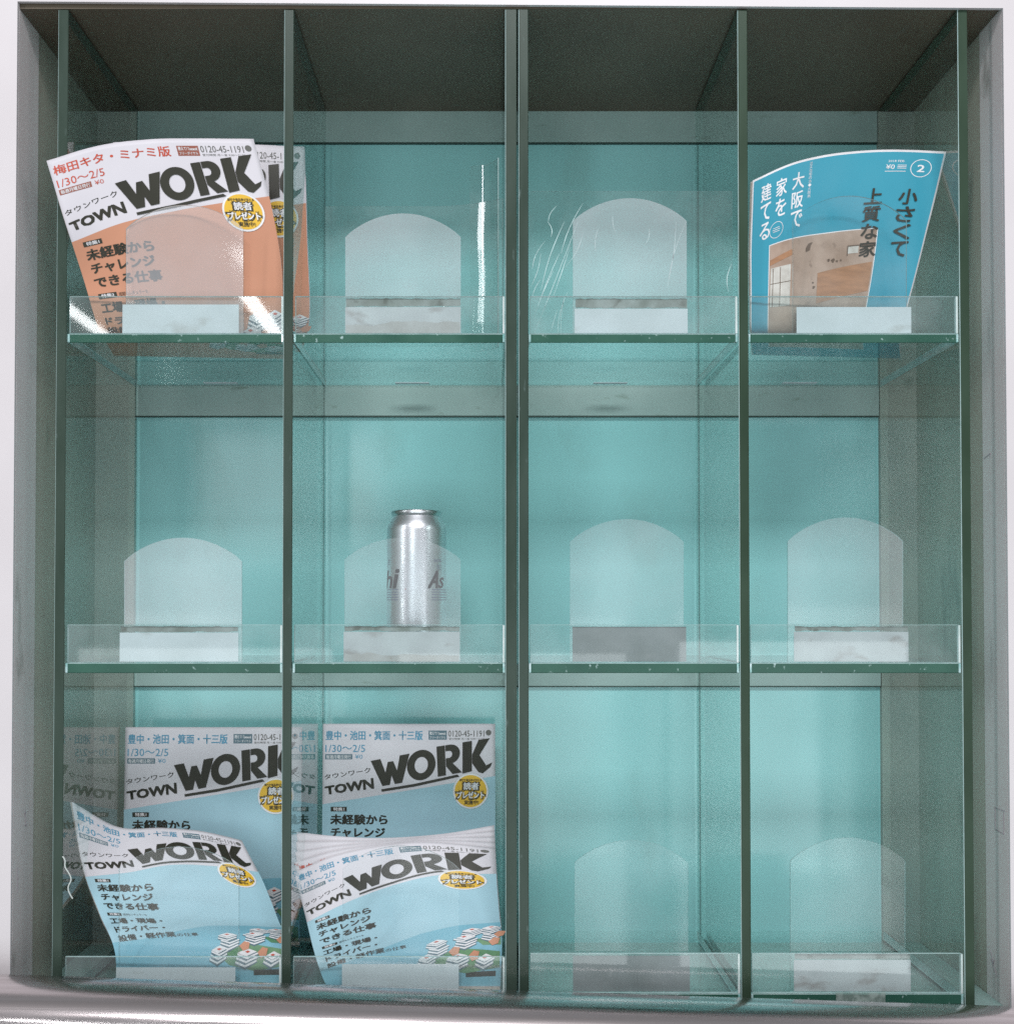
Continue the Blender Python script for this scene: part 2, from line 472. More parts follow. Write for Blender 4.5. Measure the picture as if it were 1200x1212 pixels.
# ---------------------------------------------------------------- loose clear plastic sheets (top row)
def curved_sheet(name, pts, z0, z1, label, th=.0012):
    """pts: plan path (x, y)"""
    bm = bmesh.new()
    n = len(pts)
    nor = []
    for i in range(n):
        a = Vector(pts[max(0, i-1)]); b = Vector(pts[min(n-1, i+1)])
        d = (b-a).normalized()
        nor.append(Vector((-d.y, d.x)))
    nz = 30
    side = []
    for s in (0, 1):
        g = []
        for k in range(nz+1):
            z = z0+(z1-z0)*k/nz
            row = []
            for i, p in enumerate(pts):
                u = i/(n-1)
                b = (.0004*math.sin(z*70+u*5) + .00003*math.sin(z*230+u*9))*u**3
                row.append(bm.verts.new((p[0]+nor[i].x*th*s, p[1]+nor[i].y*th*s+b, z)))
            g.append(row)
        side.append(g)
    for s, g in enumerate(side):
        for k in range(nz):
            for i in range(n-1):
                ff = bm.faces.new((g[k][i], g[k][i+1], g[k+1][i+1], g[k+1][i])); ff.smooth = True
    A_, B_ = side
    for k in range(nz):
        for i in (0, n-1):
            bm.faces.new((A_[k][i], A_[k+1][i], B_[k+1][i], B_[k][i])).material_index = 1
    for k in (0, nz):
        for i in range(n-1):
            bm.faces.new((A_[k][i], B_[k][i], B_[k][i+1], A_[k][i+1])).material_index = 1
    bmesh.ops.recalc_face_normals(bm, faces=bm.faces[:])
    bmesh.ops.split_edges(bm, edges=[e for e in bm.edges if len(e.link_faces) == 2 and e.calc_face_angle(0) > 1.0])
    me = bpy.data.meshes.new('c'); bm.to_mesh(me); bm.free()
    o = link(name, me, [M['sheetc'], M['acryl_edge']])
    return tag(o, label, 'plastic sheet')
zs = SH[0][0]+.0006
# big sheet bowed across cell two; its right end curls towards the viewer
pts = []
for i in range(81):
    t = i/80
    xx = X(384, .06)*(1-t) + (X(597, .03)-.002)*t
    yy = .060 - (0 if t < .62 else .025*((t-.62)/.38)**2)
    pts.append((xx, yy))
curved_sheet('clear_sheet', pts, zs, Z(240, .05), 'large clear plastic sheet bowed across the top cell with the lamp streaks')
pts = [(X(556, .08)+ .030*math.sin(t*1.2), .085-.016*(1-math.cos(t*1.6))) for t in np.linspace(0, 1.25, 40)]
curved_sheet('clear_sheet', pts, zs, Z(194, .08), 'narrow clear plastic offcut curling against the central divider')
s3 = empty('clear_sheet', (X(750), .02, zs), 'scratched clear plastic sheet standing behind the top plate right of centre', 'plastic sheet')
sheet('plastic_panel', X(627), X(872), .0165, .0180, zs, Z(226, .0165), 1, M['sheetc'], M['acryl_edge'], s3, 0)
def scratches():
    bm = bmesh.new()
    segs = [((684, 262), (632, 395)), ((668, 262), (640, 345)), ((652, 280), (648, 262)), ((659, 243), (649, 262)), ((675, 290), (655, 350)),
            ((640, 300), (628, 340)), ((662, 300), (640, 352)), ((690, 240), (664, 300)), ((672, 345), (660, 396)), ((668, 350), (664, 398)),
            ((725, 255), (729, 276)), ((708, 270), (705, 298)), ((768, 270), (763, 290)), ((655, 320), (633, 372)), ((645, 285), (630, 318)),
            ((640, 330), (630, 352)), ((690, 275), (668, 318)), ((660, 365), (652, 392)), ((812, 262), (790, 340)), ((800, 262), (792, 330)), ((866, 312), (862, 345))]
    for (a, b) in segs:
        n = 7
        jx = rnd.uniform(-4, 4)
        prev = None
        for i in range(n):
            t = i/(n-1)
            px = a[0]+(b[0]-a[0])*t + jx*math.sin(t*math.pi)
            py = a[1]+(b[1]-a[1])*t
            w = .00042*math.sin(math.pi*(.08+.84*t))*rnd.uniform(.5, 1.1)
            p = P(px, py, .0162)
            c = [bm.verts.new((p.x-w, .01605, p.z)), bm.verts.new((p.x+w, .01605, p.z)),
                 bm.verts.new((p.x+w, .0164, p.z)), bm.verts.new((p.x-w, .0164, p.z))]
            if prev:
                for k in range(4):
                    bm.faces.new((prev[k], prev[(k+1) % 4], c[(k+1) % 4], c[k]))
            prev = c
    me = bpy.data.meshes.new('s'); bm.to_mesh(me); bm.free()
    return me
tag(link('scratches', scratches(), M['scratch'], s3), kind='stuff')

# ---------------------------------------------------------------- print on curved covers
def hermite(ts, vals, t):
    ts = np.asarray(ts, float); vals = np.asarray(vals, float); t = np.atleast_1d(np.asarray(t, float))
    n = len(ts)
    m = np.zeros_like(vals)
    d = (vals[1:]-vals[:-1])/(ts[1:]-ts[:-1]).reshape((-1,)+(1,)*(vals.ndim-1))
    m[0] = d[0]; m[-1] = d[-1]
    for i in range(1, n-1):
        h0, h1 = ts[i]-ts[i-1], ts[i+1]-ts[i]
        m[i] = (d[i-1]*h1+d[i]*h0)/(h0+h1)
    k = np.clip(np.searchsorted(ts, t, side='right')-1, 0, n-2)
    h = (ts[k+1]-ts[k])
    s = (t-ts[k])/h
    e = (slice(None),)+(None,)*(vals.ndim-1)
    s_, h_ = s[e], h[e]
    return ((2*s_**3-3*s_**2+1)*vals[k] + (s_**3-2*s_**2+s_)*h_*m[k] + (-2*s_**3+3*s_**2)*vals[k+1] + (s_**3-s_**2)*h_*m[k+1])

class Surface:
    wrinkle = .0006
    seed = 0.0
    def __init__(s, us, ws, grid, zmin=None):
        Surface.seed += 1.7; s.seed = Surface.seed
        s.us, s.ws, s.g, s.zmin = us, ws, np.array([[tuple(p) for p in row] for row in grid], float), zmin
    def pos(s, u, w):
        """u, w arrays -> (n, 3)"""
        rows = np.stack([hermite(s.us, s.g[i], u) for i in range(len(s.ws))], 0)   # rows, n, 3
        out = np.empty((len(u), 3))
        ws = np.asarray(s.ws, float)
        # hermite in w for each point, vectorised over n through full evaluation
        d = (rows[1:]-rows[:-1])/(ws[1:]-ws[:-1])[:, None, None]
        m = np.zeros_like(rows); m[0] = d[0]; m[-1] = d[-1]
        for i in range(1, len(ws)-1):
            h0, h1 = ws[i]-ws[i-1], ws[i+1]-ws[i]
            m[i] = (d[i-1]*h1+d[i]*h0)/(h0+h1)
        k = np.clip(np.searchsorted(ws, w, side='right')-1, 0, len(ws)-2)
        h = ws[k+1]-ws[k]; t = ((w-ws[k])/h)[:, None]; h = h[:, None]; idx = np.arange(len(u))
        out = ((2*t**3-3*t**2+1)*rows[k, idx] + (t**3-2*t**2+t)*h*m[k, idx] + (-2*t**3+3*t**2)*rows[k+1, idx] + (t**3-t**2)*h*m[k+1, idx])
        return out
    def at(s, uw, off):
        uw = np.asarray(uw, float); u, w = uw[:, 0], uw[:, 1]
        e = .004
        def cl(a, b):
            p_ = s.pos(a, b)
            if s.zmin is not None: p_[:, 2] = np.maximum(p_[:, 2], s.zmin+.0018+.0012*np.clip((b-.9)/.4, 0, 1))
            return p_
        p = cl(u, w)
        du = cl(u+e, w)-cl(u-e, w)
        dw = cl(u, w+e)-cl(u, w-e)
        n = np.cross(dw, du)
        n /= np.linalg.norm(n, axis=1)[:, None]+1e-12
        # outward side is the printed front (towards -y where the cover stands)
        wr = s.wrinkle*(np.sin(u*9+w*5+s.seed)*.5 + np.sin(w*17-u*6+s.seed*2)*.3 + np.sin(u*31+w*11+s.seed)*.2)
        if s.zmin is not None: p[:, 2] = np.maximum(p[:, 2], s.zmin+.0018+.0012*np.clip((w-.9)/.4, 0, 1))
        q = p + n*(np.asarray(off)+wr*(p[:, 2] > (s.zmin or -9)+.006)).reshape(-1, 1)
        return q

TXT = {}
def text2d(body, bold=0.0):
    """flat text as (verts, faces) scaled to the unit box, y up"""
    key = (body, bold)
    if key in TXT: return TXT[key]
    c = bpy.data.curves.new('t', 'FONT')
    c.body = body; c.size = 1; c.offset = bold; c.resolution_u = 2
    o = bpy.data.objects.new('t', c)
    COL.objects.link(o)
    dg = bpy.context.evaluated_depsgraph_get()
    dg.update()
    me = bpy.data.meshes.new_from_object(o.evaluated_get(dg))
    v = np.array([x.co[:2] for x in me.vertices]); f = [tuple(p.vertices) for p in me.polygons]
    bpy.data.objects.remove(o); bpy.data.curves.remove(c); bpy.data.meshes.remove(me)
    mn, mx = v.min(0), v.max(0)
    v = (v-mn)/(mx-mn)
    TXT[key] = (v, f)
    return TXT[key]

def quad_map(v, q):
    """v unit box (y up) -> quad TL, TR, BR, BL"""
    TL, TR, BR, BL = [np.array(p, float) for p in q]
    x, y = v[:, :1], v[:, 1:2]
    return (BL*(1-x)+BR*x)*(1-y) + (TL*(1-x)+TR*x)*y

class Print:
    """collects flat shapes in (u, w) print coordinates"""
    def __init__(s): s.v, s.f, s.o, s.z = [], [], 0, []
    def add(s, v, f, z=0.0):
        s.z += [z]*len(v); s.v.append(np.asarray(v, float)); s.f += [tuple(i+s.o for i in p) for p in f]; s.o += len(v); return s
    def poly(s, pts): return s.add(pts, [tuple(range(len(pts)))])
    def rect(s, a, b, c, d): return s.poly([(a, b), (a, d), (c, d), (c, b)])
    def text(s, body, q, bold=0.0):
        if len(q) == 4 and not hasattr(q[0], '__len__'):
            x0, y0, x1, y1 = q; q = [(x0, y0), (x1, y0), (x1, y1), (x0, y1)]
        v, f = text2d(body, 0.0)
        V = quad_map(v, q)
        if bold:
            # heavier strokes: the glyphs again, each shifted and a hair higher
            h = np.linalg.norm(np.array(q[3])-np.array(q[0]))*bold
            for k, (a, b) in enumerate(((1, .7), (-1, .7), (1, -.7), (-1, -.7), (0, 0))):
                s.add(V+np.array([a*h, b*h]), f, .000016*k)
            return s
        return s.add(V, f)
    def circle(s, cx, cy, r, n=28, ry=None):
        ry = ry or r
        return s.poly([(cx+r*math.cos(2*math.pi*i/n), cy-ry*math.sin(2*math.pi*i/n)) for i in range(n)])
    def ring(s, cx, cy, r, t, n=28):
        a = [(cx+r*math.cos(2*math.pi*i/n), cy-r*math.sin(2*math.pi*i/n)) for i in range(n)]
        b = [(cx+(r-t)*math.cos(2*math.pi*i/n), cy-(r-t)*math.sin(2*math.pi*i/n)) for i in range(n)]
        return s.add(a+b, [(i, (i+1) % n, n+(i+1) % n, n+i) for i in range(n)])

def cover_part(name, pr, surface, off, mat, parent, step=.07, wmax=1.3, th=.00008):
    bm = bmesh.new()
    V = np.concatenate(pr.v)
    vs = [bm.verts.new((a, b, z)) for (a, b), z in zip(V, pr.z)]
    for f in pr.f:
        try: bm.faces.new([vs[i] for i in f])
        except ValueError: pass
    x0, y0 = V.min(0); x1, y1 = V.max(0)
    for ax, lo, hi in ((0, x0, x1), (1, y0, y1)):
        k = math.ceil(lo/step)
        while k*step < hi:
            co = [0, 0, 0]; no = [0, 0, 0]; co[ax] = k*step; no[ax] = 1
            if k*step > lo+1e-5:
                bmesh.ops.bisect_plane(bm, geom=bm.verts[:]+bm.edges[:]+bm.faces[:], plane_co=co, plane_no=no, dist=1e-7)
            k += 1
    bmesh.ops.triangulate(bm, faces=[f for f in bm.faces if len(f.verts) > 4])
    uw = [(v.co.x, v.co.y) for v in bm.verts]
    q = surface.at(uw, np.array([off+v.co.z for v in bm.verts]))
    for v, p in zip(bm.verts, q): v.co = p
    bm.normal_update()
    for f in bm.faces: f.smooth = True
    me = bpy.data.meshes.new(name); bm.to_mesh(me); bm.free()
    return link(name, me, mat, parent)

def magazine_body(surface, parent, cover_mat, wtop=0.0, wbot=1.3, th=.0042, nu=40, nw=52, spine=True, page_mat=None):
    us = np.linspace(0, 1, nu+1); ws = np.linspace(wtop, wbot, nw+1)
    U, W = np.meshgrid(us, ws)
    uw = np.stack([U.ravel(), W.ravel()], 1)
    def slab(name, o0, o1, mat, inset=0.0):
        q = uw.copy()
        if inset:
            q[:, 0] = inset+(1-2*inset)*q[:, 0] if False else np.clip(q[:, 0], 0, 1-inset)
            q[:, 1] = wtop+inset+(q[:, 1]-wtop)*(1-2*inset/(wbot-wtop))
        a = surface.at(q, np.full(len(q), o0)); b = surface.at(q, np.full(len(q), o1))
        bm = bmesh.new()
        va = [bm.verts.new(p) for p in a]; vb = [bm.verts.new(p) for p in b]
        n = nu+1
        for j in range(nw):
            for i in range(nu):
                k = j*n+i
                bm.faces.new((va[k], va[k+n], va[k+n+1], va[k+1])).smooth = True
                bm.faces.new((vb[k], vb[k+1], vb[k+n+1], vb[k+n])).smooth = True
        for i in range(nu):
            bm.faces.new((va[i], va[i+1], vb[i+1], vb[i]))
            k = nw*n+i
            bm.faces.new((va[k], vb[k], vb[k+1], va[k+1]))
        for j in range(nw):
            k = j*n
            bm.faces.new((va[k], vb[k], vb[k+n], va[k+n]))
            k = j*n+nu
            bm.faces.new((va[k], va[k+n], vb[k+n], vb[k]))
        bmesh.ops.recalc_face_normals(bm, faces=bm.faces[:])
        me = bpy.data.meshes.new(name); bm.to_mesh(me); bm.free()
        return link(name, me, mat, parent)
    slab('front_cover', 0, -.0003, cover_mat)
    slab('page_block', -.00035, -(th-.0004), page_mat or M['pages'], .004)
    slab('back_cover', -(th-.00035), -th, cover_mat)

# zoomed print coordinates of the flat cover: left 175, top 215, width 570
def zq(*pts): return [((x-175)/570, (y-215)/570) for x, y in pts]
def zr(x0, y0, x1, y1): return ((x0-175)/570, (y0-215)/570, (x1-175)/570, (y1-215)/570)

LETTERS = {
 'W': [(0, 1), (.25, 1), (.345, .47), (.43, .84), (.57, .84), (.655, .47), (.75, 1), (1, 1), (.77, 0), (.57, 0), (.5, .33), (.43, 0), (.23, 0)],
}
def work_logo():
    p = Print()
    v = np.array(LETTERS['W'], float)
    p.add(quad_map(v, zq((334, 337), (462, 313), (466, 404), (346, 424))), [tuple(range(len(v)))])
    # O
    n = 36
    q = zq((452, 308), (547, 294), (549, 393), (456, 407))
    a = np.array([(.5+.5*math.cos(2*math.pi*i/n), .5+.5*math.sin(2*math.pi*i/n)) for i in range(n)])
    b = np.array([(.5+.235*math.cos(2*math.pi*i/n), .5+.27*math.sin(2*math.pi*i/n)) for i in range(n)])
    p.add(np.concatenate([quad_map(a, q), quad_map(b, q)]), [(i, (i+1) % n, n+(i+1) % n, n+i) for i in range(n)])
    # R: stem, bowl, leg
    q = zq((551, 290), (632, 278), (634, 375), (556, 389))
    def sh(pts): p.add(quad_map(np.array(pts, float), q), [tuple(range(len(pts)))])
    sh([(0, 0), (.34, 0), (.34, 1), (0, 1)])
    k = 14
    out = [(.34+.02, 1)]+[(.55+.40*math.sin(math.pi*i/k), .68+.32*math.cos(math.pi*i/k)) for i in range(k+1)]+[(.36, .36)]
    inn = [(.36, .80)]+[(.50+.13*math.sin(math.pi*i/k), .68+.12*math.cos(math.pi*i/k)) for i in range(k+1)]+[(.36, .56)]
    m = len(out)
    p.add(np.concatenate([quad_map(np.array(out), q), quad_map(np.array(inn), q)]), [(i, i+1, m+i+1, m+i) for i in range(m-1)])
    sh([(.36, .36), (.62, .38), (1.02, 0), (.62, 0), (.36, .3)])
    # K with the long flicked leg
    p.poly(zq((637, 276), (668, 271), (668, 371), (637, 379)))
    p.poly(zq((669, 316), (690, 268), (727, 262), (693, 318), (669, 336)))
    p.poly(zq((669, 336), (693, 318), (715, 352), (735, 342), (729, 357), (704, 378), (690, 374), (669, 345)))
    p.poly(zq((370, 430), (480, 412), (620, 382), (627, 389), (480, 421), (371, 438)))
    return p

def town_cover(surface, root, body_mat, mid_mat, region, region_mat, box_mat, date_mat, bank=True, wband=.0):
    E_ = .00022
    K = [0]
    def put(name, pr, mat, lvl, step=.05): return cover_part(name, pr, surface, E_*lvl, mat, root, step)
    a, b = (480-215)/570, (387-215)/570
    put('colour_field', Print().poly([(0.0, a), (0.0, 1.3), (1.0, 1.3), (1.0, b), (.75, b+(a-b)*.25), (.5, b+(a-b)*.5), (.25, b+(a-b)*.75)]), body_mat, 1, .025)
    put('lower_field', Print().poly([(0.0, 1.0), (0.0, 1.3), (1.0, 1.3), (1.0, .84), (.8, .85), (.6, .88), (.4, .95), (.2, 1.0)]), mid_mat, 2, .025)
    put('region_line', Print().text(region, zr(185, 238, 505, 268), .022), region_mat, 1)
    for r4 in ((525, 237, 585, 267), (183, 315, 273, 332)):
        put('info_box', Print().rect(*zr(*r4)), box_mat, 1)
    put('info_box_text', Print().text('毎週月曜日発行', zr(187, 318, 269, 330), .015), M['white_ink'], 2)
    pr = Print().text('教えて!', zr(529, 240, 553, 251), .02).text('フリーダイヤル', zr(529, 255, 581, 264), .01).text('Townwork', zr(556, 242, 582, 251), .02)
    put('info_box_text', pr, M['white_ink'], 2)
    pr = Print().text('1/30〜2/5', zr(184, 284, 315, 308), .004).text('¥0', zr(282, 316, 307, 330))
    put('issue_date', pr, date_mat, 1)
    pr = Print().text('0120-45-1191', zr(590, 237, 709, 257), .006).circle(*zr(723, 244, 0, 0)[:2], .0165, 16)
    pr.text('受付時間 月〜金 9:00〜21:00', zr(592, 261, 710, 268))
    put('phone_number', pr, M['ink_grey'], 1)
    pr = Print().text('タウンワーク', zq((180, 383), (332, 358), (335, 375), (182, 399)), .012)
    pr.text('TOWN', zq((184, 423), (341, 394), (344, 427), (187, 448)), .085)
    put('small_title', pr, M['ink'], 1)
    put('big_title', work_logo(), M['ink'], 3)
    cx, cy = (664-175)/570, (436-215)/570
    bd = put('badge', Print().circle(cx, cy, .102, 36), M['white_ink'], 4)
    y_ = cover_part('badge_disc', Print().circle(cx, cy, .092, 36), surface, E_*5, M['yellow'], root)
    pr = Print().text('読者', zr(637, 405, 694, 434), .09).text('プレゼント', zr(615, 434, 712, 463), .11)
    pr2 = Print().text('実施中!', zr(643, 466, 690, 480), .03)
    put('badge_small_text', Print().text('旅行や商品券が当たる', zr(627, 396, 700, 404), .02), M['ink'], 6)
    put('badge_outline', pr, M['ink'], 6)
    put('badge_small_text', pr2, M['ink'], 6)
    pr = Print().text('読者', zr(641, 408, 690, 431), .03).text('プレゼント', zr(619, 438, 708, 459), .04)
    put('badge_text', pr, M['white_ink'], 7)
    for r4 in ((203, 488, 256, 503), (203, 646, 256, 660)):
        put('headline_tag', Print().rect(*zr(*r4)), M['ink'], 2.5)
    put('headline_tag_text', Print().text('特集1', zr(212, 490, 248, 501), .03).text('特集2', zr(212, 648, 248, 658), .03), M['white_ink'], 3)
    pr = Print()
    pr.text('未経験から', zr(203, 513, 390, 545), .04).text('チャレンジ', zr(205, 557, 382, 587), .04).text('できる仕事', zr(203, 598, 392, 629), .04)
    pr.text('短期もレギュラーも', zr(262, 648, 345, 658)).text('工場・現場・', zr(203, 672, 385, 700), .04).text('ドライバー・', zr(205, 714, 380, 742), .04)
    pr.text('設備・軽作業', zr(203, 756, 400, 785), .025).text('の仕事', zr(404, 766, 470, 785), .01)
    put('headline', pr, M['ink'], 3)
    # picture of piled paper bundles on a green field
    q = lambda *p_: [(x, y) for x, y in p_]
    put('picture_ground', Print().poly(q((.60, 1.14), (.66, 1.10), (.8, 1.08), (.99, 1.12), (.99, 1.20), (.8, 1.22), (.66, 1.19))).poly(q((.86, 1.02), (.995, 1.0), (.995, 1.08), (.9, 1.07))), M['green_ink'], 3)
    out, wh = Print(), Print()
    bl, og = Print(), Print()
    for (x, y, s, k) in ((.62, 1.03, .10, 5), (.76, 1.0, .11, 4), (.80, .91, .10, 3), (.90, .96, .095, 6), (.56, 1.10, .09, 3), (.70, 1.12, .12, 3), (.86, 1.12, .10, 2)):
        for j in range(k):
            yy = y+.06-j*.02; xx = x+.006*((j*7) % 3-1)
            pts = [(xx, yy), (xx+s*.45, yy+.022), (xx+s, yy-.006), (xx+s*.55, yy-.030)]
            cxm = sum(p[0] for p in pts)/4; cym = sum(p[1] for p in pts)/4
            out.poly([(cxm+(px-cxm)*1.12, cym+(py-cym)*1.25+.006) for px, py in pts][::1])
            if j == k-1: top = (cxm, cym)
        yy = y+.06-(k-1)*.02
        for j in range(k):
            yj = y+.06-j*.02; xx = x+.006*((j*7) % 3-1)
            wh.poly([(xx, yj+.003), (xx+s*.45, yj+.024), (xx+s, yj-.003), (xx+s, yj-.012), (xx+s*.45, yj+.013), (xx, yj-.008)])
        wh.poly([(x+.006, yy-.010), (x+s*.45, yy+.010), (x+s*.97, yy-.014), (x+s*.55, yy-.034)])
        bl.poly([(top[0]-.016, top[1]-.012), (top[0]-.004, top[1]-.004), (top[0]+.012, top[1]-.011), (top[0], top[1]-.018)])
    for (x, y) in ((.93, 1.05), (.72, 1.09), (.82, 1.13), (.96, .99)):
        og.poly([(x, y), (x+.018, y+.03), (x+.05, y+.02), (x+.06, y-.02), (x+.03, y-.03)])
    def dep(name, pr, mat, lvl):
        o_ = cover_part(name, pr, surface, E_*lvl, mat, root, .05)
        # later bundles overlap earlier ones: lift each face group a hair so no two lie in one plane
        return o_
    dep('picture_outline', out, M['ink_slate'], 4)
    dep('picture_bundles', wh, M['white_ink'], 5)
    dep('picture_label', bl, M['ink_red'], 6)
    dep('picture_orange', og, M['orange'], 7)
    put('bottom_bar', Print().rect(.80, 1.215, .97, 1.24), M['ink'], 3)

GT = 'job magazines leaning in the glass cells'
def lay(px, y, row, lift=.001, py=None):
    """point lying on a shelf top"""
    p = P(px, shelf_px[row][0], y)
    return Vector((P(px, 606, y).x, y, SH[row][0]+lift))

# -- M2: upright orange magazine behind
s0 = SH[0][0]
def mk(name, label, us, ws, grid, row, cat='magazine', group=GT):
    S = Surface(us, ws, grid, SH[row][0]+.0005)
    c = np.mean([tuple(p) for r_ in grid for p in r_], 0)
    root = empty(name, (c[0], c[1], SH[row][0]), label, cat, group)
    return S, root

U3 = [0, .5, 1]
S, R = mk('magazine', 'orange job magazine standing upright behind the leaning orange one', U3, [0, .45, .95, 1.12, 1.3],
    [[P(134, 168, .078), P(247, 169, .080), P(360, 173, .078)],
     [P(133, 270, .070), P(249, 271, .072), P(363, 273, .070)],
     [P(131, 382, .052), P(250, 382, .054), P(365, 383, .052)],
     [lay(131, .064, 0, .006), lay(250, .064, 0, .006), lay(360, .064, 0, .006)],
     [lay(135, .100, 0), lay(250, .100, 0), lay(356, .100, 0)]], 0)
magazine_body(S, R, M['paper'])
town_cover(S, R, M['orange'], M['orange'], '梅田キタ・ミナミ版', M['ink_red'], M['ink_darkred'], M['ink_red'])

U5 = [0, .25, .5, .75, 1]
S, R = mk('magazine', 'orange job magazine leaning left out of the top left cell', U5, [0, .35, .7, .9, 1.02, 1.3],
    [[P(55, 190, -.016), P(116, 172, -.006), P(178, 164.5, .006), P(239, 163.5, .013), P(300, 164, .020)],
     [P(77, 262, -.012), P(137, 248, .004), P(199, 243, .014), P(260, 242, .020), P(321, 243, .026)],
     [P(101, 337, .010), P(160, 328, .0135), P(220, 324, .0165), P(277, 323, .022), P(334, 323, .026)],
     [P(114, 381, .0125), P(170, 377, .014), P(228, 372, .017), P(282, 370, .022), P(336, 370, .028)],
     [lay(118, .020, 0, .004), lay(172, .021, 0, .004), lay(230, .024, 0, .004), lay(284, .030, 0, .004), lay(340, .036, 0, .004)],
     [lay(134, .118, 0), lay(184, .122, 0), lay(240, .126, 0), lay(294, .130, 0), lay(346, .134, 0)]], 0)
magazine_body(S, R, M['paper'])
town_cover(S, R, M['orange'], M['orange'], '梅田キタ・ミナミ版', M['ink_red'], M['ink_darkred'], M['ink_red'])

# -- blue magazine
S, R = mk('magazine', 'blue house magazine with Japanese lettering and a room picture, top right cell', U5, [0, .35, .68, .86, .97, 1.3],
    [[P(891, 213, .012), P(938, 192.5, .020), P(990, 181, .030), P(1052, 176.5, .040), P(1120, 179, .046)],
     [P(888, 288, .012), P(934, 270, .018), P(983, 262, .026), P(1040, 257, .034), P(1101, 258, .040)],
     [P(888, 352, .012), P(931, 346, .016), P(978, 338, .020), P(1030, 334, .026), P(1082, 334, .034)],
     [P(888, 385, .013), P(930, 384, .014), P(975, 382, .018), P(1022, 380, .022), P(1070, 380, .030)],
     [lay(889, .022, 0, .003), lay(931, .024, 0, .003), lay(976, .028, 0, .003), lay(1022, .034, 0, .003), lay(1068, .042, 0, .003)],
     [lay(890, .115, 0), lay(934, .12, 0), lay(980, .125, 0), lay(1024, .13, 0), lay(1068, .135, 0)]], 0, group='magazines in the right hand cells')
del R['group']
magazine_body(S, R, M['white_ink'], th=.0055, page_mat=M['pages'])
E_ = .00022
bp = lambda n, p_, m, l: cover_part(n, p_, S, E_*l, m, R, .025 if l in (1, 3, 4) or n == 'picture_border' else .05)
bp('colour_field', Print().rect(.008, .012, .992, 1.29), M['teal'], 1)
def vert(pr, chars, u0, u1, w0, w1, bold=.0, lean=0.0):
    n = len(chars); h = (w1-w0)/n
    for i, ch in enumerate(chars):
        a = w0+i*h; g = h*.07
        dx = lean*i
        if ch in 'くて': pass
        pr.text(ch, (u0+dx, a+g, u1+dx, a+h-g), bold)
    return pr
pr = Print()
vert(pr, '大阪で', .255, .325, .055, .36, .012)
vert(pr, '家を', .155, .220, .055, .275, .012)
vert(pr, '建てる', .058, .122, .05, .37, .012)
bp('white_title', pr, M['white_ink'], 2)
pr = Print()
vert(pr, '小さくて', .83, .915, .20, .56, .022)
vert(pr, '上質な家', .665, .75, .195, .56, .022)
bp('dark_title', pr, M['ink'], 6)
pr = Print().ring(.905, .095, .047, .0035).text('2', (.889, .078, .921, .114), .03).text('¥0', (.748, .078, .788, .103), .01)
pr.text('2018 FEB.', (.755, .055, .83, .066)).rect(.80, .080, .84, .083).rect(.80, .088, .84, .091).rect(.80, .096, .84, .099).rect(.745, .112, .84, .115)
vert(pr, '注文住宅の本・大阪版', .352, .370, .02, .21, 0)
pr.ring(.165, .335, .044, .003).rect(.145, .322, .185, .325).rect(.140, .332, .19, .335).rect(.145, .342, .185, .345)
bp('small_print', pr, M['white_ink'], 2)
bp('picture_border', Print().rect(.122, .405, .753, 1.16), M['white_ink'], 2)
bp('room_picture', Print().rect(.127, .410, .748, 1.155), M['tan'], 3)
for r4 in ((.135, .535, .27, .75), (.60, .49, .66, .53)):
    bp('room_window', Print().rect(*r4), M['tan_light'], 4)
for pl in ([(.13, .49), (.28, .46), (.28, .49), (.13, .52)], [(.44, .61), (.74, .58), (.74, .72), (.44, .76)]):
    bp('room_beam', Print().poly(pl), M['wood'], 4)
pr = Print().poly([(.36, .47), (.375, .45), (.40, .445), (.39, .46), (.385, .485), (.36, .49)])
for (a, b, r_) in ((.50, .553, .007), (.525, .556, .010), (.548, .562, .006), (.57, .56, .005), (.42, .68, .008), (.415, .655, .005)):
    pr.poly([(a+r_*rnd.uniform(.7, 1.5)*math.cos(t), b-r_*rnd.uniform(.6, 1.3)*math.sin(t)) for t in np.linspace(0, 5.6, 9)])
pr.rect(.60, .488, .74, .494).rect(.60, .488, .605, .54).rect(.15, .54, .154, .75).rect(.20, .54, .204, .75).rect(.135, .62, .27, .623)
bp('room_lamp', pr, M['brown'], 5)

# -- bottom row: upright blue magazines at the back
s2 = SH[2][0]
def upright(x0, x1, top, y, label):
    zt2 = P(x0, top, y)
    xa, xb = P(x0, 950, y).x, P(x1, 950, y).x
    h = zt2.z-SH[2][0]
    rows = []
    for k in (0, .5, 1):
        z = zt2.z*(1-k)+(SH[2][0]+.001)*k
        yy = y-.010*k
        rows.append([Vector((xa, yy, z)), Vector(((xa+xb)/2, yy-.002*math.sin(k*3), z)), Vector((xb, yy, z))])
    W_ = h/(xb-xa)
    S, R = mk('magazine', label, U3, [0, W_/2, W_], rows, 2)
    magazine_body(S, R, M['paper'], wbot=W_)
    return S, R, W_
S, R, W_ = upright(148, 357, 861, .190, 'light blue job magazine standing upright behind the curled one, bottom left cell')
town_cover(S, R, M['ltblue'], M['midblue'], '豊中・池田・箕面・十三版', M['ink_blue'], M['ink_slate'], M['ink_blue'])
S, R, W_ = upright(382, 586, 857, .205, 'light blue job magazine standing flat against the back, second bottom cell')
town_cover(S, R, M['ltblue'], M['midblue'], '豊中・池田・箕面・十三版', M['ink_blue'], M['ink_slate'], M['ink_blue'])

